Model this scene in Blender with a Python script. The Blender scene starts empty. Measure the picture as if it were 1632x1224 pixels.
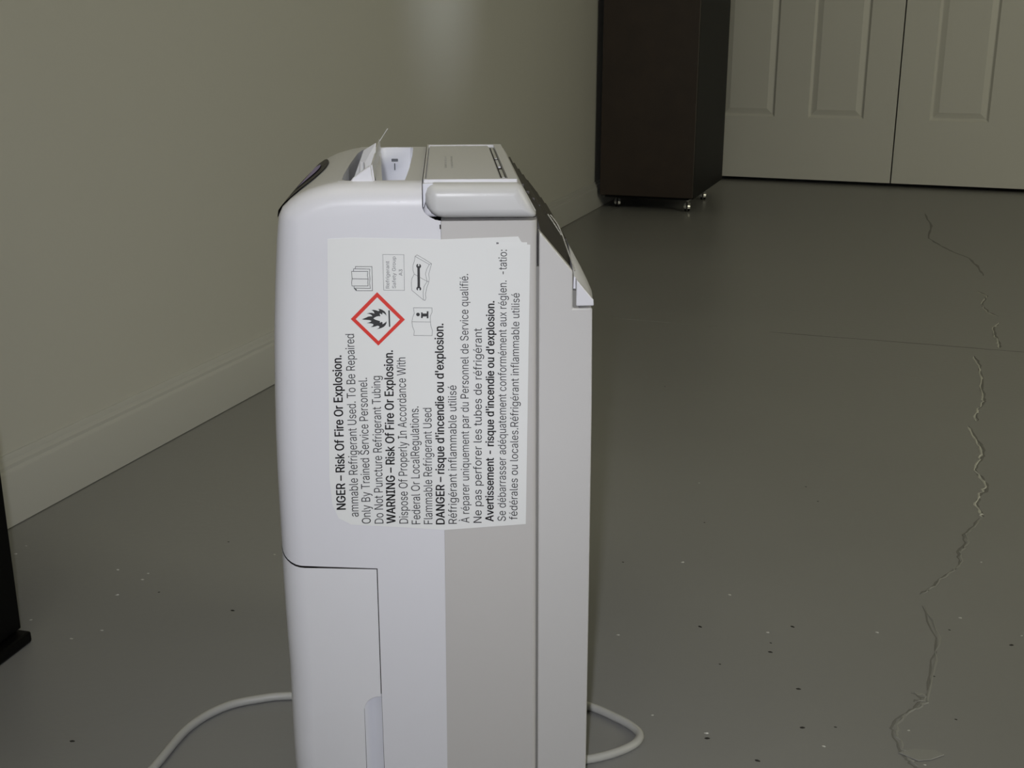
import bpy, bmesh, math, random
from mathutils import Vector, Matrix
D = bpy.data; COL = bpy.context.scene.collection; PI = math.pi
random.seed(4)

# ------------------------------------------------------------------ camera, world, lights, exposure
cam = D.cameras.new('camera'); camo = D.objects.new('camera', cam); COL.objects.link(camo)
cam.sensor_width = 36; cam.lens = 36*1900/1632; cam.clip_start = .01; cam.clip_end = 60
camo.location = (0, 0, .686); camo.rotation_euler = (PI/2-math.radians(16.7546), 0, 0)
sc = bpy.context.scene; sc.camera = camo
sc.view_settings.view_transform = 'Standard'; sc.view_settings.look = 'None'
sc.view_settings.gamma = 1; sc.view_settings.use_curve_mapping = False
sc.view_settings.exposure = .05
w = D.worlds.new('world'); sc.world = w; w.use_nodes = True
w.node_tree.nodes['Background'].inputs[0].default_value = (.8, .9, 1, 1)
w.node_tree.nodes['Background'].inputs[1].default_value = .6

def area(name, loc, target, sx, sy, power, col):
    l = D.lights.new(name, 'AREA'); l.shape = 'RECTANGLE'; l.size = sx; l.size_y = sy
    l.energy = power; l.color = col
    o = D.objects.new(name, l); COL.objects.link(o); o.location = loc
    o.rotation_euler = (Vector(target)-Vector(loc)).to_track_quat('-Z', 'Y').to_euler()
    return o
FLASH = 1.58; DAY = 33.0; FILL = 5.6
# the compact camera's own flash, just left of and above the lens
fl = area('camera_flash', (-.030, .01, .722), (-.02, 1.1, .28), .022, .012, FLASH, (.93, .935, 1))
fl.data.spread = math.radians(95)
# daylight through the window of the right-hand wall
area('window_daylight', (3.2, .45, 1.95), (.4, 5.2, 1.5), 1.3, 1.3, DAY, (1, .955, .72))
area('overhead_fill', (-.45, .55, 2.25), (-.35, .7, .0), .9, .9, FILL, (1, .955, .72))  # fill lamp added overhead to brighten the deck, near floor and upper wall
# added narrow-beam lamp that makes the pale streak on the left wall
sl = area('wall_streak_lamp', (2.6, 1.9, 1.30), (-.17, 3.2, .95), .08, .6, .13, (.9, .95, 1)); sl.data.spread = math.radians(12)

# ------------------------------------------------------------------ helpers
def mat(name, col, rough=.5, metal=0, spec=.5, coat=0, noise=None, bump=0, bscale=60, trans=0):
    m = D.materials.new(name); m.use_nodes = True; nt = m.node_tree; b = nt.nodes['Principled BSDF']
    b.inputs['Base Color'].default_value = (*col, 1); b.inputs['Roughness'].default_value = rough
    b.inputs['Metallic'].default_value = metal; b.inputs['Specular IOR Level'].default_value = spec
    b.inputs['Coat Weight'].default_value = coat; b.inputs['Coat Roughness'].default_value = .15
    if trans: b.inputs['Alpha'].default_value = 1-trans
    tc = nt.nodes.new('ShaderNodeTexCoord')
    if noise:
        sc_, amt = noise
        n = nt.nodes.new('ShaderNodeTexNoise'); n.inputs['Scale'].default_value = sc_; n.inputs['Detail'].default_value = 5
        nt.links.new(tc.outputs['Object'], n.inputs['Vector'])
        mx = nt.nodes.new('ShaderNodeMix'); mx.data_type = 'RGBA'
        mx.inputs[6].default_value = (*[c*(1-amt) for c in col], 1); mx.inputs[7].default_value = (*[min(1, c*(1+amt)) for c in col], 1)
        nt.links.new(n.outputs['Fac'], mx.inputs[0]); nt.links.new(mx.outputs[2], b.inputs['Base Color'])
    if bump:
        n2 = nt.nodes.new('ShaderNodeTexNoise'); n2.inputs['Scale'].default_value = bscale; n2.inputs['Detail'].default_value = 4
        bp = nt.nodes.new('ShaderNodeBump'); bp.inputs['Strength'].default_value = bump; bp.inputs['Distance'].default_value = .002
        nt.links.new(tc.outputs['Object'], n2.inputs['Vector'])
        nt.links.new(n2.outputs['Fac'], bp.inputs['Height']); nt.links.new(bp.outputs[0], b.inputs['Normal'])
    return m

def obj(name, bm, m, parent=None, smooth=None, bevel=0, segs=3):
    me = D.meshes.new(name)
    bmesh.ops.recalc_face_normals(bm, faces=bm.faces); bm.to_mesh(me); bm.free()
    if m: me.materials.append(m)
    o = D.objects.new(name, me); COL.objects.link(o)
    if parent: o.parent = parent
    if smooth is not None:
        for p in me.polygons: p.use_smooth = True
        try: me.set_sharp_from_angle(angle=math.radians(smooth))
        except Exception: pass
    if bevel:
        md = o.modifiers.new('bevel', 'BEVEL'); md.width = bevel; md.segments = segs; md.limit_method = 'ANGLE'
        md.angle_limit = math.radians(35); md.harden_normals = False
    return o
def empty(name, loc=(0, 0, 0), rz=0):
    o = D.objects.new(name, None); COL.objects.link(o); o.location = loc; o.rotation_euler = (0, 0, rz); o.empty_display_size = .1
    return o
def tag(o, label=None, cat=None, group=None, kind=None):
    if label: o['label'] = label
    if cat: o['category'] = cat
    if group: o['group'] = group
    if kind: o['kind'] = kind
    return o
def box(bm, x0, y0, z0, x1, y1, z1):
    v = [bm.verts.new(p) for p in ((x0,y0,z0),(x1,y0,z0),(x1,y1,z0),(x0,y1,z0),(x0,y0,z1),(x1,y0,z1),(x1,y1,z1),(x0,y1,z1))]
    for f in ((0,3,2,1),(4,5,6,7),(0,1,5,4),(1,2,6,5),(2,3,7,6),(3,0,4,7)): bm.faces.new([v[i] for i in f])
def boxm(*a):
    bm = bmesh.new(); box(bm, *a); return bm
def prism_y(poly, y0, y1):          # polygon given in (x, z), extruded along y
    bm = bmesh.new()
    a = [bm.verts.new((x, y0, z)) for x, z in poly]; b = [bm.verts.new((x, y1, z)) for x, z in poly]
    bm.faces.new(a); bm.faces.new(b[::-1]); n = len(poly)
    for i in range(n): bm.faces.new((a[i], b[i], b[(i+1) % n], a[(i+1) % n]))
    return bm
def prism_z(poly, z0, z1):
    bm = bmesh.new()
    a = [bm.verts.new((x, y, z0)) for x, y in poly]; b = [bm.verts.new((x, y, z1)) for x, y in poly]
    bm.faces.new(a); bm.faces.new(b[::-1]); n = len(poly)
    for i in range(n): bm.faces.new((a[i], b[i], b[(i+1) % n], a[(i+1) % n]))
    return bm
def tube(pts, r, seg=12, sub=8):    # Catmull-Rom swept tube
    P = [Vector(p) for p in pts]; Q = []
    for i in range(len(P)-1):
        p0 = P[max(i-1, 0)]; p1 = P[i]; p2 = P[i+1]; p3 = P[min(i+2, len(P)-1)]
        for k in range(sub):
            t = k/sub
            Q.append(.5*((2*p1)+(p2-p0)*t+(2*p0-5*p1+4*p2-p3)*t*t+(3*p1-p0-3*p2+p3)*t**3))
    Q.append(P[-1]); bm = bmesh.new(); rings = []
    for i, q in enumerate(Q):
        d = (Q[min(i+1, len(Q)-1)]-Q[max(i-1, 0)]).normalized()
        u = d.cross(Vector((0, 0, 1)))
        u = u.normalized() if u.length > 1e-4 else Vector((1, 0, 0)); v = u.cross(d)
        rings.append([bm.verts.new(q+r*(math.cos(2*PI*k/seg)*u+math.sin(2*PI*k/seg)*v)) for k in range(seg)])
    for a, b in zip(rings, rings[1:]):
        for k in range(seg): bm.faces.new((a[k], a[(k+1) % seg], b[(k+1) % seg], b[k]))
    bm.faces.new(rings[0]); bm.faces.new(rings[-1][::-1])
    return bm
def cyl(bm, p0, p1, r0, r1=None, seg=20):
    r1 = r0 if r1 is None else r1; p0 = Vector(p0); p1 = Vector(p1); d = (p1-p0).normalized()
    u = d.orthogonal().normalized(); v = d.cross(u); A = []; B = []
    for k in range(seg):
        c = math.cos(2*PI*k/seg)*u+math.sin(2*PI*k/seg)*v
        A.append(bm.verts.new(p0+c*r0)); B.append(bm.verts.new(p1+c*r1))
    bm.faces.new(A); bm.faces.new(B[::-1])
    for k in range(seg): bm.faces.new((A[k], B[k], B[(k+1) % seg], A[(k+1) % seg]))

# ------------------------------------------------------------------ materials
M_wall = mat('wall_paint', (.59, .585, .545), .42, spec=.45, noise=(1.3, .02), bump=.10, bscale=220)
M_trim = mat('trim_paint', (.53, .53, .51), .35, spec=.5)
M_door = mat('door_paint', (.80, .79, .74), .45, bump=.06, bscale=160)
M_white = mat('white_plastic', (.745, .745, .785), .38, spec=.4, bump=.02, bscale=900)
M_bucket = mat('bucket_plastic', (.76, .76, .79), .40, spec=.4, bump=.02, bscale=900)
M_grey = mat('grey_plastic', (.555, .54, .525), .42, spec=.4, bump=.02, bscale=900)
M_cheek = mat('cheek_plastic', (.595, .585, .575), .42, spec=.4, bump=.02, bscale=900)
M_grip = mat('grip_plastic', (.62, .62, .62), .35, spec=.45)
M_pale = mat('pale_plastic', (.74, .75, .82), .30, spec=.5)
M_rib = mat('rib_plastic', (.34, .33, .29), .45)
M_lav = mat('lavender_plastic', (.84, .86, .97), .28, spec=.6)
M_dark = mat('dark_gap', (.035, .03, .028), .8)
M_black = mat('black_gloss', (.014, .012, .018), .40, spec=.15)
M_disp = mat('display_film', (.30, .22, .62), .30, spec=.25)  # violet stands in for the reflection off the display film
M_paper = mat('label_film', (.81, .82, .81), .40, spec=.4)
M_ink = mat('printed_ink', (.025, .024, .026), .5)
M_inkg = mat('thin_ink', (.16, .16, .17), .5)
M_red = mat('printed_red', (.72, .035, .022), .45)
M_cord = mat('cord_vinyl', (.50, .50, .48), .42)
M_wood = mat('espresso_wood', (.034, .021, .013), .42, noise=(14, .35), bump=.08, bscale=60)
M_blk = mat('black_laminate', (.003, .003, .003), .5, spec=.15)
M_cast = mat('caster_chrome', (.62, .62, .60), .22, metal=.6)
M_rub = mat('caster_rubber', (.012, .012, .012), .5)
M_chip = mat('bare_chip', (.62, .62, .60), .6)
M_speck = mat('dark_speck', (.02, .018, .016), .7)
M_ridge = mat('lit_paint_edge', (.60, .60, .55), .5)

def floor_mat():
    m = mat('floor_paint', (.2, .2, .19), .34, spec=.5); nt = m.node_tree; b = nt.nodes['Principled BSDF']
    tc = nt.nodes.new('ShaderNodeTexCoord')
    n1 = nt.nodes.new('ShaderNodeTexNoise'); n1.inputs['Scale'].default_value = 1.6; n1.inputs['Detail'].default_value = 6
    n2 = nt.nodes.new('ShaderNodeTexNoise'); n2.inputs['Scale'].default_value = 90; n2.inputs['Detail'].default_value = 3
    r = nt.nodes.new('ShaderNodeValToRGB'); r.color_ramp.elements[0].position = .3; r.color_ramp.elements[1].position = .72
    r.color_ramp.elements[0].color = (.262, .262, .257, 1); r.color_ramp.elements[1].color = (.292, .292, .286, 1)
    nt.links.new(tc.outputs['Object'], n1.inputs['Vector']); nt.links.new(tc.outputs['Object'], n2.inputs['Vector'])
    nt.links.new(n1.outputs['Fac'], r.inputs[0]); nt.links.new(r.outputs[0], b.inputs['Base Color'])
    rr = nt.nodes.new('ShaderNodeMapRange'); rr.inputs['To Min'].default_value = .30; rr.inputs['To Max'].default_value = .42
    nt.links.new(n1.outputs['Fac'], rr.inputs[0]); nt.links.new(rr.outputs[0], b.inputs['Roughness'])
    bp = nt.nodes.new('ShaderNodeBump'); bp.inputs['Strength'].default_value = .12; bp.inputs['Distance'].default_value = .002
    nt.links.new(n2.outputs['Fac'], bp.inputs['Height']); nt.links.new(bp.outputs[0], b.inputs['Normal'])
    return m
M_floor = floor_mat()

# ------------------------------------------------------------------ room shell
# the left wall runs from K towards the camera; the closet doors run from K to the right
A0 = Vector((-.722, 1.586, 0)); wd = (Vector((.19, 4.278, 0))-A0).normalized()      # along left wall, away
wn = Vector((wd.y, -wd.x, 0))                                                      # into the room
D0 = Vector((.97, 5.572, 0)); dd = (Vector((2.181, 5.098, 0))-D0).normalized(); dn = Vector((dd.y, -dd.x, 0)) * 1
if dn.y > 0: dn = -dn                                                              # towards the camera
def frame(o, d, n):                                                                 # local x=d, y=-n, z up
    return Matrix(((d.x, -n.x, 0, o.x), (d.y, -n.y, 0, o.y), (0, 0, 1, 0), (0, 0, 0, 1)))
FW = frame(A0, wd, wn); FD = frame(D0, dd, dn)
def fobj(name, bm, m, F, parent=None, **k):
    bm.transform(F); return obj(name, bm, m, parent, **k)
def st(o): o['kind'] = 'structure'; return o

W0, W1 = -5.3, 4.40          # extent of the left wall along wd
floor = st(obj('floor', boxm(-4.5, -4.8, -.12, 7.5, 8.0, 0), M_floor))
st(fobj('wall_left', boxm(W0, 0, 0, W1+.5, .12, 2.45), M_wall, FW))
# far wall: a narrow return beside the closet, the header over the doors, and the closet's own back wall
UL, UR = -.150, 1.655+.9*2+.004
bm = bmesh.new(); box(bm, -.335, 0, 0, UL-.006, .11, 2.45); box(bm, UL-.006, 0, 2.06, UR, .11, 2.45); box(bm, UR, 0, 0, UR+.35, .11, 2.45)
st(fobj('wall_far', bm, M_wall, FD))
st(fobj('wall_closet', boxm(-.4, .62, 0, UR+.4, .70, 2.45), M_wall, FD))
st(obj('ceiling', boxm(-4.5, -4.8, 2.45, 7.5, 8.0, 2.57), mat('ceiling_paint', (.6, .6, .56), .8)))
# right wall with a window opening, back wall with an open doorway (both behind or beside the camera)
RW = 4.35
FR = frame(A0+wn*RW, wd, -wn)
bm = bmesh.new()
box(bm, W0, 0, 0, -.55, .12, 2.45); box(bm, .95, 0, 0, W1+.5, .12, 2.45); box(bm, -.55, 0, 0, .95, .12, .75); box(bm, -.55, 0, 2.15, .95, .12, 2.45)
st(fobj('wall_right', bm, M_wall, FR))
win = st(fobj('window_1', boxm(-.52, .055, .78, .92, .060, 2.12), mat('window_glass', (.8, .9, .95), .05, trans=.85), FR))
bm = bmesh.new()
for (a, b_, c, d_) in ((-.55, .75, .95, .80), (-.55, 2.10, .95, 2.15), (-.55, .75, -.50, 2.15), (.90, .75, .95, 2.15), (-.55, 1.42, .95, 1.47)):
    box(bm, a, .03, b_, c, .09, d_)
fobj('window_frame', bm, M_trim, FR, parent=win)
BW = frame(A0+wd*W0, wn, wd)
bm = bmesh.new(); box(bm, -.2, 0, 0, 1.2, .12, 2.45); box(bm, 2.7, 0, 0, RW+.2, .12, 2.45); box(bm, 1.2, 0, 2.1, 2.7, .12, 2.45)
st(fobj('wall_back', bm, M_wall, BW))

# baseboard on the left wall: plain board with a stepped moulded top
prof = [(0, .0015), (-.015, .0015), (-.015, .078), (-.0135, .0815), (-.011, .084), (-.0105, .089), (-.0085, .0915), (-.0055, .0935), (-.0045, .099), (-.003, .1015), (0, .102)]
bm = bmesh.new(); a = [bm.verts.new((W0+.05, y, z)) for y, z in prof]; b = [bm.verts.new((W1, y, z)) for y, z in prof]
bm.faces.new(a); bm.faces.new(b[::-1])
for i in range(len(prof)): bm.faces.new((a[i], b[i], b[(i+1) % len(prof)], a[(i+1) % len(prof)]))
st(fobj('baseboard_left', bm, M_trim, FW, smooth=25))
st(fobj('baseboard_far', boxm(-.325, -.014, .0015, UL-.03, 0, .10), M_trim, FD))

# closet doors: moulded leaves, each panel its own recessed, raised field
def door_leaf(n, u0):
    wdt = .899; th = .034; zb = .017; zt = 2.045; s = .136; mid = .148; pw = (wdt-2*s-mid)/2
    xs = [u0+s, u0+s+pw, u0+s+pw+mid, u0+wdt-s]
    rows = [(.290, .92), (1.06, 1.62), (1.72, 1.93)]
    bm = bmesh.new(); y0 = 0; yr = .009
    X = [u0+.0015, xs[0], xs[1], xs[2], xs[3], u0+wdt-.0015]; Z = [zb]
    for r in rows: Z += list(r)
    Z.append(zt)
    holes = {(i, j) for i in (1, 3) for j in (1, 3, 5)}
    for i in range(5):
        for j in range(len(Z)-1):
            if (i, j) in holes:
                x0, x1, z0, z1 = X[i], X[i+1], Z[j], Z[j+1]; e = .010   # sloped sticking around the panel
                o = [(x0, 0, z0), (x1, 0, z0), (x1, 0, z1), (x0, 0, z1)]
                q = [(x0+e, yr, z0+e), (x1-e, yr, z0+e), (x1-e, yr, z1-e), (x0+e, yr, z1-e)]
                o = [bm.verts.new(v) for v in o]; q = [bm.verts.new(v) for v in q]
                for k in range(4): bm.faces.new((o[k], o[(k+1) % 4], q[(k+1) % 4], q[k]))
                bm.faces.new(q)
            else:
                v = [bm.verts.new(p) for p in ((X[i], 0, Z[j]), (X[i+1], 0, Z[j]), (X[i+1], 0, Z[j+1]), (X[i], 0, Z[j+1]))]
                bm.faces.new(v)
    o4 = [(X[0], Z[0]), (X[-1], Z[0]), (X[-1], Z[-1]), (X[0], Z[-1])]
    f4 = [bm.verts.new((x, 0, z)) for x, z in o4]; b4 = [bm.verts.new((x, th, z)) for x, z in o4]
    for k in range(4): bm.faces.new((f4[k], f4[(k+1) % 4], b4[(k+1) % 4], b4[k]))
    bm.faces.new(b4)
    bmesh.ops.remove_doubles(bm, verts=bm.verts, dist=1e-5)
    d = st(fobj('door_%d' % n, bm, M_door, FD))
    for i in (1, 3):
        for (z0, z1) in rows:
            x0, x1 = X[i], X[i+1]
            a1, a2 = .014, .036
            bm = bmesh.new()
            q = [bm.verts.new(v) for v in ((x0+a1, yr-.0005, z0+a1), (x1-a1, yr-.0005, z0+a1), (x1-a1, yr-.0005, z1-a1), (x0+a1, yr-.0005, z1-a1))]
            p = [bm.verts.new(v) for v in ((x0+a2, .001, z0+a2), (x1-a2, .001, z0+a2), (x1-a2, .001, z1-a2), (x0+a2, .001, z1-a2))]
            for k in range(4): bm.faces.new((q[k], q[(k+1) % 4], p[(k+1) % 4], p[k]))
            bm.faces.new(p)
            fobj('panel', bm, M_door, FD, parent=d)
    return d
for n in range(4): door_leaf(n+1, -.148+n*.9015)

# ------------------------------------------------------------------ floor: cracks, joint, chips and specks
def ribbon(pts, w0, w1, h, jag=.35, lift=.0):
    P = []
    for (a, b) in zip(pts, pts[1:]):
        for k in range(4):
            t = k/4; j = .0025 if k else 0
            P.append((a[0]+(b[0]-a[0])*t+random.uniform(-j, j), a[1]+(b[1]-a[1])*t+random.uniform(-j, j)))
    P.append(pts[-1]); bm = bmesh.new(); prev = None
    for i, p in enumerate(P):
        q = P[min(i+1, len(P)-1)]; o = P[max(i-1, 0)]
        d = Vector((q[0]-o[0], q[1]-o[1])).normalized(); n = Vector((-d.y, d.x))
        w = random.uniform(w0, w1)*(1 if 0 < i < len(P)-1 else .3)
        c = Vector(p); l = c-n*w; r = c+n*w
        row = [bm.verts.new((l.x, l.y, .0002)), bm.verts.new((c.x, c.y, h*random.uniform(1-jag, 1+jag))), bm.verts.new((r.x, r.y, .0002))]
        if prev:
            bm.faces.new((prev[0], row[0], row[1], prev[1])); bm.faces.new((prev[1], row[1], row[2], prev[2]))
        prev = row
    return bm
M_crackd = mat('crack_dirt', (.185, .183, .172), .7)
far_c = [[(1.571,4.532),(1.496,4.236),(1.399,3.974),(1.392,3.832),(1.393,3.72),(1.404,3.615),(1.377,3.467),(1.345,3.347)]]
for c in far_c: obj('floor_crack', ribbon(c, .002, .005, .0004), mat('crack_shade', (.205, .204, .195), .6), floor)
lit = [[(1.249,3.138),(1.254,3.084),(1.203,2.988),(1.184,2.897),(1.192,2.851)],
       [(1.17,2.786),(1.139,2.743),(1.112,2.665),(1.098,2.608),(1.079,2.554)],
       [(.997,2.486),(.982,2.411),(.939,2.287),(.903,2.183),(.898,2.163),(.867,2.116),(.849,2.079),(.838,2.043)],
       [(.812,2.015),(.802,1.954),(.795,1.909),(.783,1.869),(.767,1.839),(.743,1.796),(.74,1.754),(.733,1.72),(.711,1.689),(.691,1.652),(.687,1.621),(.684,1.604)]]
faint = [[(.684,1.604),(.656,1.566),(.637,1.544),(.627,1.51),(.609,1.486),(.601,1.456),(.58,1.427),(.557,1.405),(.54,1.382),(.517,1.361)],
         [(.51,1.33),(.50,1.25),(.47,1.18),(.441,1.116),(.425,1.098),(.408,1.086),(.393,1.068),(.388,1.051),(.387,1.03),(.388,1.008),(.393,.996),(.39,.97)],
         [(.432,1.13),(.442,1.12),(.429,1.112)]]
for c in lit:  # pale ridge colour stands in for light caught on these edges
    obj('floor_crack', ribbon([(x+.004, y+.003) for x, y in c], .0012, .003, .0006), M_crackd, floor)
    tag(obj('lifted_edge', ribbon(c, .0010, .0026, .0012, .7), M_ridge, floor), 'lifted paint edge of the crack, lit look painted pale')
M_faint = mat('faint_ridge', (.30, .30, .285), .45)
for c in faint:
    obj('floor_crack', ribbon([(x-.004, y-.001) for x, y in c], .0008, .0018, .0004), M_crackd, floor)
    tag(obj('lifted_edge', ribbon(c, .0008, .0026, .0009, .7), M_faint, floor), 'faint lifted paint edge of the crack')
jn = [(.60,2.700),(.86,2.612),(1.023,2.556),(1.124,2.520),(1.6,2.355),(2.3,2.11)]
obj('floor_joint', ribbon(jn, .0012, .0028, .0005), M_crackd, floor)
obj('floor_joint', ribbon([(.237,2.844),(.441,2.767),(.50,2.745)], .0007, .0014, .0006), M_faint, floor)
# a patch of flaked paint near the lower end of the crack
bm = prism_z([(.380,1.018),(.396,1.024),(.418,1.022),(.424,1.014),(.408,1.006),(.395,1.004)], .0002, .0016)
tag(obj('paint_flake', bm, M_faint, floor, bevel=.0005, segs=1), 'flake of lifted paint beside the crack')
dk = [(-.342,1.317),(-.44,1.039),(-.393,1.519),(.277,1.586),(.46,1.666),(.148,1.454),(.224,1.276),(.334,1.276),(.3,1.237),(.295,1.216),(.233,1.189),(.309,1.137),(.296,1.063),(.33,1.064),(.196,1.044),(.239,1.006),(.518,1.268),(.577,1.232),(.464,1.163),(.458,1.078),(.303,2.261),(-.446,1.366),(.456,1.725)]
big = {(-.342,1.317),(-.44,1.039),(.196,1.044),(.239,1.006),(.577,1.232),(.224,1.276),(.334,1.276),(.295,1.216),(.296,1.063),(.309,1.137)}
wt = [(-.514,1.247),(-.485,1.267),(-.579,1.293),(-.668,1.506),(-.672,1.48),(-.518,1.431),(-.475,1.42),(-.477,1.402),(-.321,1.478),(-.496,1.359),(.293,1.741),(.228,1.454),(.274,1.359),(.125,1.256),(.302,1.262),(.146,1.086),(.31,1.03),(.542,1.298),(.626,1.454),(.598,1.254),(.431,1.262),(.197,1.053),(.403,1.058),(.400,.999)]
def bit(name, p, s, m, me=None):
    if me is None:
        bm = bmesh.new(); n = 7
        a = [bm.verts.new((math.cos(2*PI*k/n)*random.uniform(.7, 1.2), .55*math.sin(2*PI*k/n)*random.uniform(.7, 1.2), 0)) for k in range(n)]
        c = bm.verts.new((.1, 0, .35)); bm.faces.new(a[::-1])
        for k in range(n): bm.faces.new((a[k], a[(k+1) % n], c))
        o = obj(name, bm, m, floor)
    else:
        o = D.objects.new(name, me); COL.objects.link(o); o.parent = floor
    o.location = (p[0], p[1], .0001); o.scale = (s, s, s); o.rotation_euler = (0, 0, random.uniform(-.8, .5))
    return o.data
me = None
for p in dk: me = bit('dark_speck', p, .0034 if p in big else .0020, M_speck, me)
me = None
for p in wt: me = bit('paint_chip', p, random.uniform(.0018, .0030), M_chip, me)

# ------------------------------------------------------------------ dehumidifier
YAW = math.radians(3.2)
root = empty('dehumidifier', (-.06486, .93826, 0), YAW)
tag(root, 'white and grey portable dehumidifier on the grey floor, its side bearing a warning label', 'dehumidifier')
W = .31; ZT = .5675
# front outline (x, z): up the slightly bowed front, over the control chamfer, onto the top
cf = [(-.1340,.2562),(-.1342,.29),(-.1340,.3277),(-.1334,.36),(-.1322,.3948),(-.1305,.4327),(-.1288,.46),(-.1268,.4855),(-.1250,.505),(-.1232,.5215),(-.1218,.532),(-.1200,.5415),(-.1168,.5480),(-.1110,.5532),(-.1045,.5575),(-.0960,.5615),(-.0880,.5640),(-.0800,.5660),(-.0720,.5672),(-.0640,ZT),(-.045,ZT),(-.025,ZT),(-.0058,ZT)]
cb = [(-.1310,.022),(-.1335,.0286),(-.1336,.0578),(-.1335,.10),(-.1332,.1418),(-.1338,.17),(-.1342,.2039),(-.1344,.23),(-.1343,.2550)]
def rad(i, pts):
    z = pts[i][1]; t = min(1, max(0, (z-.50)/.045)); return .022*(1-t)+.0175*t
def loft(pts, side_poly_tail, seam_end, skip_from=None, y_off=0):
    """skin swept across the width with rounded near and far edges; seam_end=(index, dz) lowers that end of the rounded corners"""
    N = len(pts); nor = []
    for i in range(N):
        a = Vector(pts[max(i-1, 0)]); b = Vector(pts[min(i+1, N-1)]); d = (b-a).normalized(); nor.append(Vector((-d.y, d.x)))
    js = []; K = 8
    for k in range(K+1): js.append(('n', PI/2*(1-k/K)))
    for k in range(1, 10): js.append(('m', k/10))
    for k in range(K+1): js.append(('f', PI/2*k/K))
    bm = bmesh.new(); G = []
    for kind, v in js:
        col = []
        for i in range(N):
            r = rad(i, pts); p = Vector(pts[i]); n = nor[i]
            if kind == 'm': y = r+(W-2*r)*v; off = 0; th = 0
            else:
                th = v; off = r*(1-math.cos(th)); off = r*(1-math.cos(th)); y = r*(1-math.sin(th)); y = y if kind == 'n' else W-y
            q = p-n*off
            bulge = -.0*(1-((y-W/2)/(W/2))**2)*max(0, -n.x)
            x, z = q.x+bulge*0+bulge*max(0, -n.x), q.y
            if seam_end and i == seam_end[0]: z += seam_end[1]*math.sin(th)
            col.append(bm.verts.new((x, y, z)))
        G.append((kind, col))
    for (ka, a), (kb, b) in zip(G, G[1:]):
        for i in range(N-1):
            mid = not ((ka == 'n' and kb == 'n') or (ka == 'f' and kb == 'f'))
            if skip_from is not None and mid and i >= skip_from: continue
            bm.faces.new((a[i], b[i], b[i+1], a[i+1]))
    for col, y in ((G[0][1], 0), (G[-1][1], W)):
        vs = list(col)+[bm.verts.new((x, y, z)) for x, z in side_poly_tail]
        bm.faces.new(vs)
    return bm
arc = lambda cx, cz, r, a0, a1, n=6: [(cx+r*math.cos(math.radians(a0+(a1-a0)*k/n)), cz+r*math.sin(math.radians(a0+(a1-a0)*k/n))) for k in range(n+1)]
tail = [(-.0056,.5482),(-.0043,.5450),(-.0025,.5428),(.0005,.5408),(.0040,.5390),(.0086,.5379),(.0060,.022),(-.0508,.022),(-.0510,.115),(-.0508,.2388)]
shell = obj('front_shell', loft(cf, tail, (0, -.0136), skip_from=18), M_white, root, smooth=32)
tailb = [(-.0516,.2380),(-.0518,.1146)]+arc(-.0535,.1006,.0135,85,175,8)+[(-.0672,.022)]
# bucket: side polygon must run top seam -> recess notch -> bottom, so feed the outline bottom to top
bucket = obj('water_bucket', loft(cb, tailb, (8, -.0140)), M_bucket, root, smooth=32)
# finger recess of the bucket
bm = bmesh.new(); n = 8; ra = []; rb = []
for k in range(n+1):
    t = k/n; x = -.0668+.0155*t; y = .0012+.0034*math.sin(PI*t)**.8*(1-.35*t)
    ra.append(bm.verts.new((x, y, .022))); rb.append(bm.verts.new((x, y, .1160)))
for k in range(n): bm.faces.new((ra[k], ra[k+1], rb[k+1], rb[k]))
tag(obj('finger_recess', bm, M_pale, bucket, smooth=60), 'paler scooped finger grip beside the bucket')
# inner core added and coloured dark so the gaps look shaded
core = [(-.103,.026),(-.103,.49),(-.0075,.49),(-.0075,.530),(.0035,.5335),(.0035,.026)]
obj('inner_core', prism_y(core, .0070, W-.007), M_dark, root)
obj('front_core', boxm(-.126, .030, .026, -.103, W-.030, .49), M_dark, root)
# top deck with its two openings
def deck_mesh(outer, holes, z, th):
    cu = D.curves.new('deck', 'CURVE'); cu.dimensions = '2D'; cu.fill_mode = 'BOTH'; cu.extrude = th/2
    for ring in [outer]+holes:
        s = cu.splines.new('POLY'); s.points.add(len(ring)-1); s.use_cyclic_u = True
        for p, (x, y) in zip(s.points, ring): p.co = (x, y, 0, 1)
    o = D.objects.new('tmp', cu); COL.objects.link(o); dg = bpy.context.evaluated_depsgraph_get()
    me_ = D.meshes.new_from_object(o.evaluated_get(dg)); D.objects.remove(o)
    bm = bmesh.new(); bm.from_mesh(me_); D.meshes.remove(me_)
    bmesh.ops.translate(bm, verts=bm.verts, vec=(0, 0, z-th/2)); return bm
hole1 = [(-.0560,.0190),(-.0665,.0205),(-.0700,.028),(-.0712,.06),(-.0718,.15),(-.0712,.23),(-.0690,.262),(-.064,.282),(-.058,.288),(-.0535,.284),(-.0470,.21),(-.0430,.10),(-.0425,.0200)]
hole2 = [(-.0375,.0205),(-.0195,.0205),(-.0182,.10),(-.0180,.2),(-.0190,.284),(-.022,.290),(-.046,.290),(-.0520,.284),(-.0535,.270),(-.0480,.20),(-.0420,.10)]
hole1 = hole1[::-1]
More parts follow.
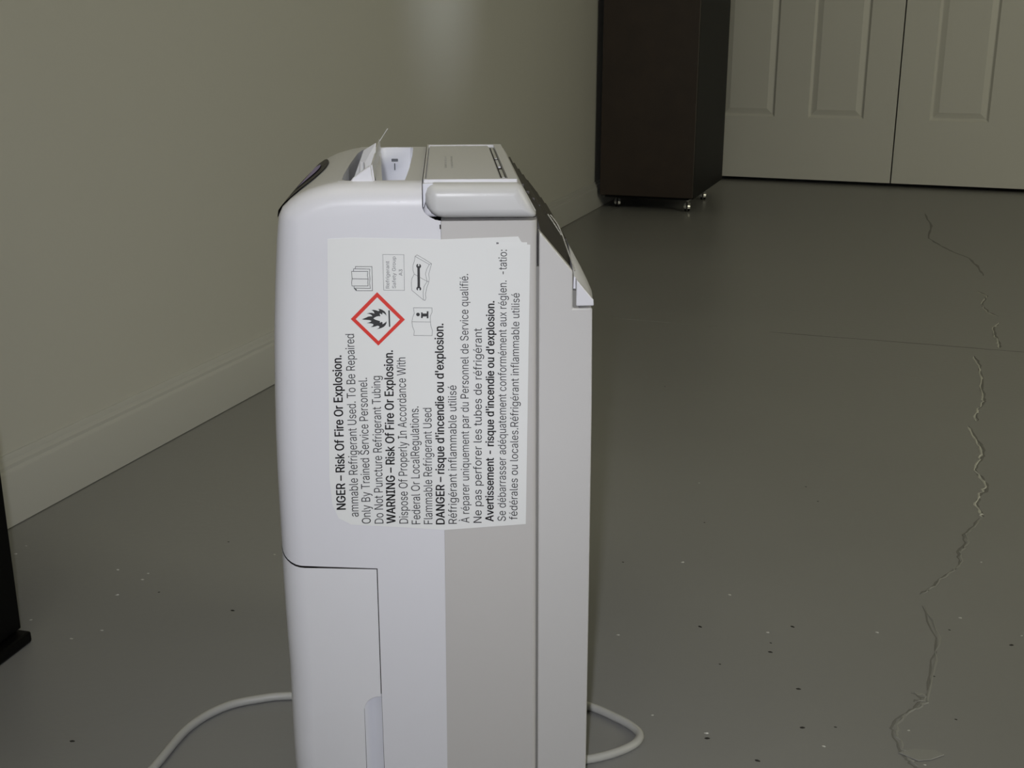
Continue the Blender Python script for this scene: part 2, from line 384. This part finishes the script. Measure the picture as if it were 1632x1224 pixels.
# keep the strip between the openings positive
hole1 = [(x-(.004 if x > -.056 and y > .05 else 0)-(.0035 if x > -.058 and y > .15 else 0), y) for x, y in hole1]
deck = obj('top_deck', deck_mesh([(-.0722,.0172),(-.0058,.0172),(-.0058,W-.0172),(-.0722,W-.0172)], [hole1, hole2], ZT, .0022), M_white, root)
def well(name, ring, zb, m, far_slope, lab=None):
    bm = bmesh.new(); cx = sum(p[0] for p in ring)/len(ring)
    top = [bm.verts.new((x, y, ZT-.0006)) for x, y in ring]; bot = []
    for x, y in ring:
        t = max(0, min(1, (y-.18)/.1)); bot.append(bm.verts.new((x+(cx-x)*.25, y-far_slope*t, zb)))
    n = len(ring)
    mids = []
    for (x, y), b in zip(ring, bot):
        t = max(0, min(1, (y-.18)/.1)); mids.append(bm.verts.new((x*.97+cx*.03, y-.004*t, ZT-.010)))
    for i in range(n):
        j = (i+1) % n
        bm.faces.new((top[i], top[j], mids[j], mids[i])); bm.faces.new((mids[i], mids[j], bot[j], bot[i]))
    bm.faces.new(bot)
    return tag(obj(name, bm, m, deck, smooth=50), lab)
well('handle_well', hole1, .505, M_pale, .03, 'pale lavender inside of the front opening')
w2 = well('pocket_well', hole2, .505, M_lav, .045, 'bright white inside of the second opening')
# small dark moulding and rib on the far wall of the pocket
bm = bmesh.new(); box(bm, -.0410, .2770, .5545, -.0345, .2790, .5572); box(bm, -.0382, .2750, .5460, -.0373, .2775, .5530); 
tag(obj('moulded_mark', bm, mat('mark_grey', (.10, .11, .13), .4), w2, bevel=.0008, segs=2), 'small dark grey mark')
# raised flap standing in the front opening
bm = bmesh.new()
def quad_plate(bm, q, t):       # q: four points, t: thickness vector
    a = [bm.verts.new(p) for p in q]; b = [bm.verts.new(Vector(p)+Vector(t)) for p in q]
    bm.faces.new(a); bm.faces.new(b[::-1])
    for k in range(4): bm.faces.new((a[k], b[k], b[(k+1) % 4], a[(k+1) % 4]))
quad_plate(bm, [(-.0425,.0195,.560),(-.0448,.0195,.5800),(-.0520,.2800,.5765),(-.0505,.2800,.552)], (-.0014, 0, 0))
flap = obj('raised_flap', bm, M_white, root, bevel=.0006, segs=2)
bm = bmesh.new()     # near cheek of the flap
a = [(-.0640,.0165,.5655),(-.0440,.0165,.5655),(-.0462,.0165,.5800),(-.0545,.0165,.5745),(-.0605,.0165,.5700)]
f = [bm.verts.new(p) for p in a]; b = [bm.verts.new((x, y+.004, z)) for x, y, z in a]
bm.faces.new(f); bm.faces.new(b[::-1])
for k in range(5): bm.faces.new((f[k], b[k], b[(k+1) % 5], f[(k+1) % 5]))
obj('flap_cheek', bm, M_white, flap, bevel=.0012, segs=3)
bm = bmesh.new()     # sloping web behind the cheek
quad_plate(bm, [(-.0700,.105,.5500),(-.0480,.105,.5560),(-.0478,.135,.5865),(-.0590,.135,.5800)], (0, .002, 0))
obj('flap_web', bm, M_pale, flap, bevel=.0006, segs=2)
bm = bmesh.new(); cyl(bm, (-.0585,.092,.554), (-.0590,.108,.5715), .0028, .0022, 16)
obj('flap_pin', bm, M_pale, flap, smooth=40)
bm = bmesh.new(); quad_plate(bm, [(-.0525,.266,.574),(-.0430,.266,.5880),(-.0428,.274,.5880),(-.0523,.274,.574)], (-.0008, 0, 0))
tag(obj('flap_tab', bm, M_grip, flap), 'thin upright tab at the far end')

# dark glossy display on the chamfer
bm = bmesh.new(); n = 16; rows = []
def cham(x):
    P = cf
    for (a, b) in zip(P, P[1:]):
        if a[0] <= x <= b[0] and a[1] > .5: return a[1]+(b[1]-a[1])*(x-a[0])/max(1e-6, b[0]-a[0])
    return .55
for k in range(n+1):
    t = k/n; y = .018+.274*t; s = math.sin(PI*t)**.6
    xs_ = [-.1200, -.1190+.002*s, -.1165+.005*s, -.114+.010*s, -.1140+.0195*s]
    rows.append([bm.verts.new((x-.0016*(1 if i < 2 else .3), y, cham(max(x, -.1199))+.0012+(-.004 if i == 0 else 0))) for i, x in enumerate(xs_)])
for a, b in zip(rows, rows[1:]):
    for i in range(4): bm.faces.new((a[i], a[i+1], b[i+1], b[i]))
disp = tag(obj('control_panel', bm, M_black, root, smooth=60), 'glossy dark control panel on the sloped front edge')
bm = bmesh.new(); rows = []
for k in range(9):
    t = k/8; y = .085+.15*t; s = math.sin(PI*t)**.5
    rows.append([bm.verts.new((x, y, cham(max(x, -.1199))+.0024)) for i, x in enumerate((-.1185, -.1130, -.1130+.0110*s))])
for a, b in zip(rows, rows[1:]):
    for i in range(2): bm.faces.new((a[i], a[i+1], b[i+1], b[i]))
tag(obj('display_window', bm, M_disp, disp, smooth=60), 'display window with a violet reflection painted on')

# rear half of the body
def rounded_plan(x0, x1, r, z0, z1, shear):
    n = 6; A_ = [(x0, 0)]+[(x1-r+r*math.sin(PI/2*k/n), r-r*math.cos(PI/2*k/n)) for k in range(n+1)]
    P = A_+[(x, W-y) for x, y in A_[::-1]]
    bm = prism_z(P, z0, z1)
    for v in bm.verts:
        v.co.x += (shear[0] if v.co.x < .03 else shear[1])*(z1-v.co.z)/(z1-z0)
    return bm
body = obj('rear_body', rounded_plan(.0088, .0852, .0052, .022, .5377, (-.0028, .0024)), M_grey, root, smooth=35)
# top block under the lid
topb = [(-.0055,.5665),(.0715,.5665),(.0755,.5605),(.0852,.5430),(.0852,.5385),(-.0055,.5385)]
obj('top_block', prism_y(topb, .0150, W-.015), M_white, root, bevel=.003, segs=3)
rim = [(-.0048,.0105),(.0700,.0105),(.0700,W-.0105),(-.0048,W-.0105)]
lidh = [(-.0035,.0165),(.0625,.0165),(.0625,W-.0165),(-.0035,W-.0165)]
obj('top_rim', deck_mesh(rim, [lidh[::-1]], .5692, .0060), M_white, root, bevel=.0015, segs=3)
lid = obj('top_lid', boxm(-.0026,.0175,.5640,.0570,W-.0175,.5684), M_white, root, bevel=.0012, segs=3)
# tiny pale printing on the lid, too small to read
bm = bmesh.new()
for x in (.0125, .0180):
    y = .095
    while y < .185:
        l = random.uniform(.003, .008)
        box(bm, x, y, .5684, x+.0016, y+l, .56855); y += l+.0022
o = obj('printed_marks', bm, mat('faint_print', (.42, .42, .42), .5), lid); o['kind'] = 'stuff'
slot = obj('vent_slot', boxm(.0578,.0175,.5625,.0622,W-.0175,.5668), M_dark, root)
for k, (y0, y1) in enumerate(((.03, .085), (.105, .16), (.175, .27))):
    obj('slot_louver', boxm(.0586, y0, .5668, .0612, y1, .5682), M_grip if k != 1 else M_pale, slot, bevel=.0006, segs=2)
# side grips, near and far
gp = [(.0040,.5672),(.0690,.5668),(.0730,.5648),(.0846,.5425),(.0842,.5403),(.0822,.5394),(.0110,.5394),(.0058,.5404),(.0012,.5432),(-.0020,.5473),(-.0040,.5525),(-.0040,.5585),(-.0020,.5640),(.0008,.5663)]
for y0, y1 in ((-.0025, .026), (W-.026, W+.0025)):
    near = y0 < 0; R_ = .0105; n = 8; cx_ = .040; cz_ = .553; bm = bmesh.new(); rings = []
    N_ = len(gp); inner = [Vector(p) for p in ((.0075,.5475),(.0075,.5560),(.0655,.5560),(.0715,.5475))]
    def closest(p):
        best = None
        for a_, b_ in zip(inner, inner[1:]+inner[:1]):
            d_ = b_-a_; t = max(0, min(1, (p-a_).dot(d_)/d_.dot(d_))); q = a_+d_*t
            if best is None or (q-p).length < (best-p).length: best = q
        return best
    for k in range(n+2):
        th = PI/2*min(k, n)/n; yy = R_*(1-math.cos(th)) if k <= n else (y1-y0); ring = []
        for p in gp:
            p = Vector(p); q = closest(p); q = q+(p-q)*(.12+.88*math.sin(th))
            ring.append(bm.verts.new((q.x, (y0+yy) if near else (y1-yy), q.y)))
        rings.append(ring)
    for a_, b_ in zip(rings, rings[1:]):
        for i in range(N_): bm.faces.new((a_[i], a_[(i+1) % N_], b_[(i+1) % N_], b_[i]))
    bm.faces.new(rings[0]); bm.faces.new(rings[-1])
    obj('side_grip', bm, M_grip, root, smooth=50)
# recess wall in front of the near grip
obj('grip_recess', prism_y([(-.0052,.5668),(.0032,.5668),(-.0010,.5600),(-.0045,.5480),(-.0052,.5480)], .004, .012), M_pale, root, bevel=.0008, segs=2)
# little black notch under the grip
obj('locating_notch', boxm(.0076,-.0004,.5315,.0087,.003,.5350), M_dark, root)

# rear cover: cheeks, back panel, louvered outlet and filter frame
ck = [(.0868,.5290),(.1142,.4962),(.1146,.4655),(.1306,.4655),(.1318,.38),(.1326,.20),(.1330,.022),(.0886,.022)]
for y0, y1 in ((.0012, .020), (W-.020, W-.0012)):
    obj('rear_cheek', prism_y(ck, y0, y1), M_cheek, root, bevel=.0014, segs=3)
obj('back_panel', prism_y([(.0878,.462),(.1285,.462),(.1295,.38),(.1305,.20),(.1310,.024),(.0878,.024)], .019, W-.019), M_grey, root)
obj('seam_shade', prism_y([(.084,.50),(.0880,.500),(.110,.480),(.1195,.480),(.1195,.463),(.126,.463),(.128,.024),(.084,.024)], .0030, W-.0030), mat('seam_shade_grey', (.22, .215, .20), .6), root)  # added filler, its dark grey stands for the shade in the rear seam
def bulged(base, full, m, name, parent, y0, closed, lab=None):
    """surface that grows from the 'base' profile at both ends to the 'full' profile in the middle"""
    bm = bmesh.new(); rows = []
    for k in range(25):
        t = k/24; f = min(1, math.sin(PI*t)*2.6)**.8; y = y0+(W-2*y0)*t
        rows.append([bm.verts.new((a[0]+(b[0]-a[0])*f, y, a[1]+(b[1]-a[1])*f)) for a, b in zip(base, full)]+[bm.verts.new((x, y, z)) for x, z in closed])
    n = len(rows[0])
    for a, b in zip(rows, rows[1:]):
        for i in range(n): bm.faces.new((a[i], a[(i+1) % n], b[(i+1) % n], b[i]))
    bm.faces.new(rows[0]); bm.faces.new(rows[-1])
    return tag(obj(name, bm, m, parent, smooth=40), lab)
cheek_l = lambda x: .5275-(x-.088)*(.0313/.0262)
vb = [(.0700,.5600),(.0860,.5380)]+[(x, cheek_l(x)-.0015) for x in (.0900,.1010,.1080,.1135)]
vf = [(.0705,.5640),(.0910,.5415),(.0980,.5340),(.1050,.5248),(.1110,.5155),(.1150,.5085)]
vent = bulged(vb, vf, mat('outlet_dark', (.030, .026, .022), .5), 'outlet_recess', root, .0160, [(.1150,.470),(.0700,.470)])
Ml = mat('louver_dark', (.040, .035, .030), .45)
for k in range(9):
    t = k/8; x = .0760+.0360*t; z = .5590-.0460*t
    obj('louver', boxm(x-.001, .050, z-.0012, x+.0016, W-.050, z+.0012), Ml, vent)
for pts_ in ([(.1000,.050,.5342),(.1060,.041,.5262),(.1120,.030,.5100),(.1174,.0165,.4935)], [(.0975,.048,.5352),(.1035,.042,.5265),(.1080,.037,.5195)]):
    tag(obj('outlet_rib', tube(pts_, .00055, 8, 4), M_rib, vent, smooth=50), 'thin pale rib crossing the dark outlet')
fp = [(.1173,.4895),(.1314,.4722),(.1318,.4674),(.1173,.4673)]
filt = obj('filter_frame', prism_y(fp, .0008, .014), M_white, root, bevel=.0010, segs=3)
fbb = [(.1160,.4905),(.1173,.4893),(.1220,.4835),(.1270,.4775),(.1314,.4722),(.1318,.4674)]
fbf = [(.1150,.5100),(.1195,.5020),(.1255,.4910),(.1310,.4800),(.1350,.4710),(.1352,.4670)]
bulged(fbb, fbf, M_white, 'filter_cover', filt, .0100, [(.1170,.4660),(.1150,.4660)], 'curved top of the filter frame')
# castors under the body (just out of the picture)
for x in (-.095, .095):
    for y in (.045, W-.045):
        bm = bmesh.new(); cyl(bm, (x, y-.006, .0105), (x, y+.006, .0105), .0105, seg=24); box(bm, x-.008, y-.008, .012, x+.008, y+.008, .024)
        obj('castor', bm, M_rub, root)

# ---- warning label and its printing.  u, v: millimetre-like sheet units measured on the printed sheet
H = (5.14208946742653e-4, -1.0246464121857472e-5, -.005244554108645233, -2.0986533489684794e-5, -6.017214539953755e-4, .40469808029600635, -3.059261441641374e-5, -1.5773952502007722e-4)
def L(u, v):
    x, y = u-680, v-610; d = H[6]*x+H[7]*y+1
    return ((H[0]*x+H[1]*y+H[2])/d, (H[3]*x+H[4]*y+H[5])/d)
def sheet(pts, y0, y1): return prism_y([L(u, v) for u, v in pts], y0, y1)
lab = obj('warning_label', sheet([(522,381),(560,379),(703,381.5),(826,377),(830,384),(834,389),(845,390),(838,835),(708,844.5),(640,840),(600,838),(560,836),(540,826),(530,805),(525,760)], -.00025, .001), M_paper, root)
tag(lab, 'white printed warning label in English and French, turned on its side')
YI = -.00042
def poly(name, pts, m, tri=True):
    from mathutils.geometry import tessellate_polygon
    bm = bmesh.new(); vs = [bm.verts.new((L(u, v)[0], YI, L(u, v)[1])) for u, v in pts]
    for t in tessellate_polygon([[Vector((u, v, 0)) for u, v in pts]]): bm.faces.new([vs[i] for i in t])
    return bm
def strokes(lines, wd_=.7):
    bm = bmesh.new()
    for ln in lines:
        for (a, b) in zip(ln, ln[1:]):
            d = Vector((b[0]-a[0], b[1]-a[1])); 
            if d.length < 1e-6: continue
            d.normalize(); n = Vector((-d.y, d.x))*wd_/2; e = d*wd_*.3; a_, b_ = Vector(a)-e, Vector(b)+e
            q = [a_-n, b_-n, b_+n, a_+n]
            bm.faces.new([bm.verts.new((L(p.x, p.y)[0], YI, L(p.x, p.y)[1])) for p in q])
    return bm
def type_mesh(cu):
    """flat mesh of a text curve; every outer contour is filled on its own so overlapping strokes unite"""
    from mathutils.geometry import delaunay_2d_cdt, interpolate_bezier
    o = D.objects.new('tmp', cu); COL.objects.link(o); dg = bpy.context.evaluated_depsgraph_get()
    c = o.evaluated_get(dg).to_curve(dg); rings = []
    for sp in c.splines:
        P = sp.bezier_points; n = len(P); ring = []
        for i in range(n):
            p, q = P[i], P[(i+1) % n]
            straight = (p.handle_right-p.co).length+(q.handle_left-q.co).length < 1e-3
            ring += [p.co.copy()] if straight else interpolate_bezier(p.co, p.handle_right, q.handle_left, q.co, 5)[:-1]
        R_ = []
        for v in ring:
            v = Vector((v.x, v.y, 0))
            if not R_ or (v-R_[-1]).length > 1e-4: R_.append(v)
        if len(R_) > 2 and (R_[0]-R_[-1]).length < 1e-4: R_.pop()
        if len(R_) > 2: rings.append(R_)
    # cluster the contours glyph by glyph
    box_ = [(min(v.x for v in R), max(v.x for v in R)) for R in rings]; order = sorted(range(len(rings)), key=lambda i: box_[i][0]); groups = []
    for i in order:
        if groups and box_[i][0] < groups[-1][1]: groups[-1][0].append(rings[i]); groups[-1][1] = max(groups[-1][1], box_[i][1])
        else: groups.append([[rings[i]], box_[i][1]])
    def winding(x, y, g):
        w = 0
        for R in g:
            for i in range(len(R)):
                a, b = R[i-1], R[i]
                if (a.y > y) != (b.y > y) and x < (b.x-a.x)*(y-a.y)/(b.y-a.y)+a.x: w += 1 if b.y > a.y else -1
        return w
    vs, fs = [], []
    for g, _ in groups:
        P = [v.xy for R in g for v in R]; E_ = []; k = 0
        for R in g: n = len(R); E_ += [(k+i, k+(i+1) % n) for i in range(n)]; k += n
        V_, _e, F_ = delaunay_2d_cdt(P, E_, [], 0, 1e-5, False)[:3]
        k0 = len(vs); vs += [(v.x, v.y, 0) for v in V_]
        for f in F_:
            if winding(sum(V_[i].x for i in f)/len(f), sum(V_[i].y for i in f)/len(f), g): fs.append(tuple(k0+i for i in f))
    D.objects.remove(o)
    me_ = D.meshes.new('t'); me_.from_pydata(vs, [], fs); return me_
def text(s, b0, b1, cap, bold=False, m=None, name='printed_line', x_only=None):
    """line of type set from sheet point b0 to b1 (reading upwards), capitals 'cap' sheet units high"""
    cu = D.curves.new('t', 'FONT'); cu.body = s; cu.size = 10; cu.resolution_u = 4
    if FONT: cu.font = FONT
    me_ = type_mesh(cu)
    if bold:      # thicken the strokes with slightly shifted copies of the same outline
        bm = bmesh.new()
        for dx, dy in ((-.2, 0), (.2, 0), (0, .1), (0, -.1), (-.13, .07), (.13, -.07)):
            k0 = len(bm.verts); bm.from_mesh(me_); bm.verts.ensure_lookup_table()
            for v in bm.verts[k0:]: v.co.x += dx; v.co.y += dy
        bm.to_mesh(me_); bm.free()
    xs = [v.co.x for v in me_.vertices]; x0, x1 = min(xs), max(xs)
    ref = CAPH
    d = Vector((b1[0]-b0[0], b1[1]-b0[1])); ln = d.length; d.normalize(); n = Vector((d.y, -d.x))   # n: towards the letter tops
    if n.x > 0: n = -n
    for v in me_.vertices:
        t = (v.co.x-x0)/(x1-x0)*ln; h = v.co.y/ref*cap
        p = Vector(b0)+d*t+n*h; X, Z = L(p.x, p.y); v.co = (X, YI, Z)
    me_.materials.clear(); me_.materials.append(m or M_ink); me_.name = name
    o = D.objects.new(name, me_); COL.objects.link(o); o.parent = lab
    tag(o, ('bold' if bold else 'light')+' printed line reading '+s.replace('\u2013', '-'))
    return o
# the plain sans-serif typeface that Blender itself ships; its built-in one otherwise
FONT = None
try:
    import os
    FONT = D.fonts.load(os.path.join(bpy.utils.system_resource('DATAFILES'), 'fonts', 'Inter.woff2'))
except Exception: FONT = None
cu = D.curves.new('t', 'FONT'); cu.body = 'H'; cu.size = 10
if FONT: cu.font = FONT
me_ = type_mesh(cu); CAPH = max(v.co.y for v in me_.vertices)
lines = [('NGER \u2013 Risk Of Fire Or Explosion.', (551,812), (544,566), 14.2, 1),
 ('ammable Refrigerant Used. To Be Repaired', (571.7,823), (564.3,532), 14, 0),
 ('Only By Trained Service Personnel.', (591,834), (585,602), 14, 0),
 ('Do Not Puncture Refrigerant Tubing', (611.2,834), (606,599), 14, 0),
 ('WARNING \u2013 Risk Of Fire Or Explosion.', (630.3,834), (626,558), 14, 1),
 ('Dispose Of Properly In Accordance With', (650.5,834), (646.2,569.5), 14, 0),
 ('Federal Or LocalRegulations.', (670,835), (667,647.5), 13.8, 0),
 ('Flammable Refrigerant Used', (689.3,835), (687.6,650), 13.8, 0),
 ("DANGER \u2013 risque d'incendie ou d'explosion.", (708.6,835.5), (706.5,515.5), 13.6, 1),
 ('R\u00e9frig\u00e9rant inflammable utilis\u00e9', (728,834.5), (727.3,614), 13.2, 0),
 ('\u00c0 r\u00e9parer uniquement par du Personnel de Service qualifi\u00e9.', (748,833), (746,436.5), 13, 0),
 ('Ne pas perforer les tubes de r\u00e9frig\u00e9rant', (767.5,833), (767.8,523), 13, 0),
 ("Avertissement - risque d'incendie ou d'explosion.", (786.4,831), (787.8,479.5), 12.8, 1),
 ('Se d\u00e9barrasser ad\u00e9quatement conform\u00e9ment aux r\u00e9glen.', (806,830), (807.4,447), 13, 0),
 ('-tatio:', (807.4,437), (807.8,398), 13, 0),
 ('f\u00e9d\u00e9rales ou locales.R\u00e9frig\u00e9rant inflammable utilis\u00e9', (824.4,828), (828,467), 12.6, 0)]
for s, a, b, c, bo in lines: text(s, a, b, c, bool(bo))
text('Refrigerant', (620.6,459.3), (620.2,416), 5.6, m=M_inkg)
text('Safety Group', (630.9,459.3), (630.4,408.7), 5.6, m=M_inkg)
text('A3', (641.2,439.2), (641.2,429), 5.4, m=M_inkg)
c4 = lambda pts: [(550+.12255*x, 395+.12255*y) for x, y in pts]
obj('rating_box', strokes([c4([(490,85),(765,88),(772,552),(503,550),(490,85)])], .55), M_inkg, lab)
dia = bmesh.new()
c3 = lambda pts: [(550+.0858*x, 455+.0858*y) for x, y in pts]
oo = c3([(595,122),(1112,630),(618,1115),(106,620)]); ii = c3([(597,218),(1018,630),(622,1030),(198,622)])
vo = [dia.verts.new((L(*p)[0], YI, L(*p)[1])) for p in oo]; vi = [dia.verts.new((L(*p)[0], YI, L(*p)[1])) for p in ii]
for k in range(4): dia.faces.new((vo[k], vo[(k+1) % 4], vi[(k+1) % 4], vi[k]))
tag(obj('hazard_diamond', dia, M_red, lab), 'red diamond border of the flame sign')
flame = c3([(310,625),(380,600),(430,575),(465,570),(510,570),(485,540),(445,522),(400,518),(445,508),(495,505),(545,520),(535,487),(515,468),(490,455),(530,450),(575,458),(620,475),(638,462),(628,445),(610,432),(650,435),(690,448),(735,480),(758,512),(770,560),(752,540),(725,515),(695,500),(690,540),(665,522),(640,518),(650,545),(655,572),(625,566),(585,575),(550,592),(525,610),(555,630),(600,645),(650,660),(645,690),(665,680),(685,672),(698,690),(695,718),(725,702),(755,680),(770,660),(768,700),(750,735),(720,765),(680,785),(635,800),(580,810),(615,795),(637,775),(635,755),(605,745),(560,758),(520,768),(475,770),(510,752),(528,730),(520,712),(480,702),(440,698),(400,696),(440,685),(475,672),(490,655),(450,640),(400,636),(350,634)])
o = tag(obj('flame_sign', poly('f', flame, M_ink), M_ink, lab), 'black flame over a bar inside the red diamond')
obj('flame_bar', poly('b', c3([(803,460),(830,460),(839,765),(814,765)]), M_ink), M_ink, lab)
bk = [[(85,305),(88,345),(92,400),(86,450),(90,495),(300,495),(295,450),(300,405),(290,360),(295,305),(85,305)], [(92,400),(300,405)],
      [(110,300),(110,272),(322,275),(316,330),(324,400),(318,460),(330,525),(118,522),(115,497)], [(132,270),(135,243),(350,243),(353,400),(357,555),(145,555),(118,522)]]
obj('manual_stack_icon', strokes([c4(l) for l in bk], .75), M_ink, lab)
obj('stack_corner_icon', poly('c', c4([(115,522),(150,535),(150,555),(140,555)]), M_ink), M_ink, lab)
wb = [[(910,110),(935,90),(1030,145),(1125,205),(1108,265),(1088,340),(1095,400),(1090,440),(1062,520),(1045,600),(1052,650),(1040,682),(1018,676),(940,610),(868,550),(862,460),(868,400),(900,340),(882,290),(882,230),(905,160),(910,110)],
      [(910,110),(1000,160),(1095,215),(1060,280),(1045,340),(1068,435),(1090,440)], [(900,340),(985,390),(1068,435)], [(1068,435),(1028,500),(1015,580),(1020,676)], [(1095,215),(1125,205)]]
obj('wrench_manual_icon', strokes([c4(l) for l in wb], .6), M_inkg, lab)
wr = [(940,262),(926,245),(926,222),(940,208),(950,212),(946,232),(958,240),(968,230),(964,210),(976,212),(988,228),(986,250),(972,264),(974,400),(975,505),(988,520),(990,540),(978,553),(966,548),(970,530),(958,520),(946,530),(948,550),(938,552),(928,536),(928,518),(942,503),(941,400)]
obj('wrench_icon', poly('w', c4(wr), M_ink), M_ink, lab)
ib = [[(890,778),(1130,780),(1132,830),(1108,890),(1110,960),(1118,1020),(1136,1075),(1132,1140),(895,1138),(900,1080),(876,1020),(870,960),(880,900),(900,850),(890,778)], [(872,960),(1113,962)]]
obj('information_manual_icon', strokes([c4(l) for l in ib], .6), M_inkg, lab)
dot = [(948+24*math.cos(a*PI/8), 865+23*math.sin(a*PI/8)) for a in range(16)]
bm = poly('d', c4(dot), M_ink)
b2 = poly('i', c4([(988,838),(1008,838),(1010,852),(1062,852),(1062,824),(1084,824),(1084,915),(1062,915),(1062,890),(1012,892),(1008,912),(988,912)]), M_ink)
me2 = D.meshes.new('x'); b2.to_mesh(me2); b2.free(); bm.from_mesh(me2); D.meshes.remove(me2)
obj('information_letter', bm, M_ink, lab)
# crumpled, scuffed corner of the label where some letters are missing
bm = bmesh.new(); nu, nv = 14, 18; G = []
for i in range(nu+1):
    row = []
    for j in range(nv+1):
        u = 774+66*i/nu; v = 386+76*j/nv
        e = min(i, nu-i, j, nv-j); h = 0 if e == 0 else random.uniform(0, .0002)
        X, Z = L(u, v); row.append(bm.verts.new((X, -.00028-h*.5, Z)))
    G.append(row)
for i in range(nu):
    for j in range(nv): bm.faces.new((G[i][j], G[i+1][j], G[i+1][j+1], G[i][j+1]))
tag(obj('crumpled_corner', bm, M_paper, lab, smooth=80), 'wrinkled upper right corner of the label')
text("'", (801,389), (801,386), 10, m=M_inkg)

# ------------------------------------------------------------------ power cord on the floor
cz = .0046
pts = [(-.372,.80,cz),(-.362,.90,cz),(-.342,.994,cz),(-.327,1.057,cz),(-.299,1.095,cz),(-.263,1.111,cz),(-.234,1.116,cz),(-.17,1.118,cz),(-.10,1.128,cz),(-.04,1.135,cz),(.03,1.120,cz),(.081,1.095,cz),(.105,1.076,cz),(.122,1.058,cz),(.128,1.042,cz),(.120,1.026,cz),(.098,1.011,cz),(.072,1.000,cz+.001),(.050,.995,cz+.006),(.036,.993,cz+.016),(.030,.992,cz+.026)]
bm = tube(pts, .0043)
bm.transform(Matrix.LocRotScale(Vector((-.06486, .93826, 0)), Matrix.Rotation(YAW, 3, 'Z'), None).inverted())
tag(obj('power_cord', bm, M_cord, root, smooth=60), 'light grey power cord lying on the floor under and beside the dehumidifier')

# ------------------------------------------------------------------ dark cabinet on castors in the corner
th = math.radians(19); sx = Vector((math.cos(th), -math.sin(th), 0)); sy = Vector((math.sin(th), math.cos(th), 0))
B = Vector((.686, 4.53, 0)); cw, cd, ch = .362, .66, 1.32
cab = empty('rolling_cabinet', B-sx*cw, -th)
tag(cab, 'tall dark brown cabinet on small castors in the corner before the white closet doors', 'cabinet')
zc = .052
obj('side_panel', boxm(0, .003, zc, .018, cd, ch), M_wood, cab, bevel=.001, segs=2)
tag(obj('side_panel', boxm(cw-.018, .003, zc, cw, cd, ch), M_blk, cab, bevel=.001, segs=2), 'black right side panel')
obj('front_panel', boxm(.001, -.015, zc+.006, cw-.001, .0025, ch-.002), M_wood, cab, bevel=.0012, segs=2)
obj('base_panel', boxm(.018, .003, zc-.004, cw-.018, cd-.002, zc+.014), M_blk, cab)
obj('top_panel', boxm(-.006, -.02, ch, cw+.006, cd+.004, ch+.02), M_wood, cab, bevel=.002, segs=2)
obj('back_panel', boxm(.018, cd-.008, zc+.014, cw-.018, cd, ch), M_blk, cab)
def to_cab(p):
    v = Vector((p[0], p[1], 0))-(B-sx*cw); return (v.dot(sx), v.dot(sy))
for p in ((.418,4.712),(.678,4.586),(.789,4.907),(.529,5.033)):
    x, y = to_cab(p); x = min(max(x, .03), cw-.03); y = max(y, .03)
    bm = bmesh.new(); box(bm, x-.016, y-.016, zc-.0075, x+.016, y+.016, zc-.004); cyl(bm, (x, y, zc-.007), (x, y, zc-.014), .007)
    cst = obj('caster', bm, M_cast, cab)
    ang = math.radians(8); ax = Vector((math.cos(ang), math.sin(ang), 0)); fw = Vector((-ax.y, ax.x, 0)); c = Vector((x, y, 0))-fw*.006
    for s in (-1, 1):
        bm = bmesh.new(); p0 = c+ax*(.002*s); p1 = c+ax*(.010*s)
        cyl(bm, (p0.x, p0.y, .0165), (p1.x, p1.y, .0165), .0165, .0150, 24); obj('wheel', bm, M_rub, cst, smooth=40)
    for s in (-1, 1):        # chrome hood over each wheel
        bm = bmesh.new(); q0 = c+ax*(.003*s); q1 = c+ax*(.0120*s); n = 12; ra = []; rb = []
        for k in range(n+1):
            a = math.radians(-15+125*k/n); d = -fw*math.cos(a)*.0195+Vector((0, 0, math.sin(a)*.0195))
            ra.append(bm.verts.new(q0+d+Vector((0, 0, .0175)))); rb.append(bm.verts.new(q1+d*.82+Vector((0, 0, .0175))))
        for k in range(n): bm.faces.new((ra[k], ra[k+1], rb[k+1], rb[k]))
        cc = bm.verts.new(q1+Vector((0, 0, .021)))
        for k in range(n): bm.faces.new((rb[k], rb[k+1], cc))
        obj('hood', bm, M_cast, cst, smooth=60)

# ------------------------------------------------------------------ black stand at the left edge
t2 = math.radians(14.7); ex = Vector((math.cos(t2), math.sin(-t2), 0)); ey = Vector((math.sin(t2), math.cos(t2), 0))
corner = Vector((-.557, 1.241, 0))
stand = empty('black_cabinet', corner, -t2)
tag(stand, 'black cabinet on a flat black plinth at the left edge, close to the wall', 'cabinet')
obj('plinth', boxm(-.20, -.42, 0, 0, 0, .014), M_blk, stand, bevel=.003, segs=2)
obj('carcass', boxm(-.19, -.40, .0140, -.016, -.003, .95), M_blk, stand, bevel=.002, segs=2)
obj('door', boxm(-.0158, -.395, .018, -.0105, -.004, .94), M_blk, stand, bevel=.001, segs=2)
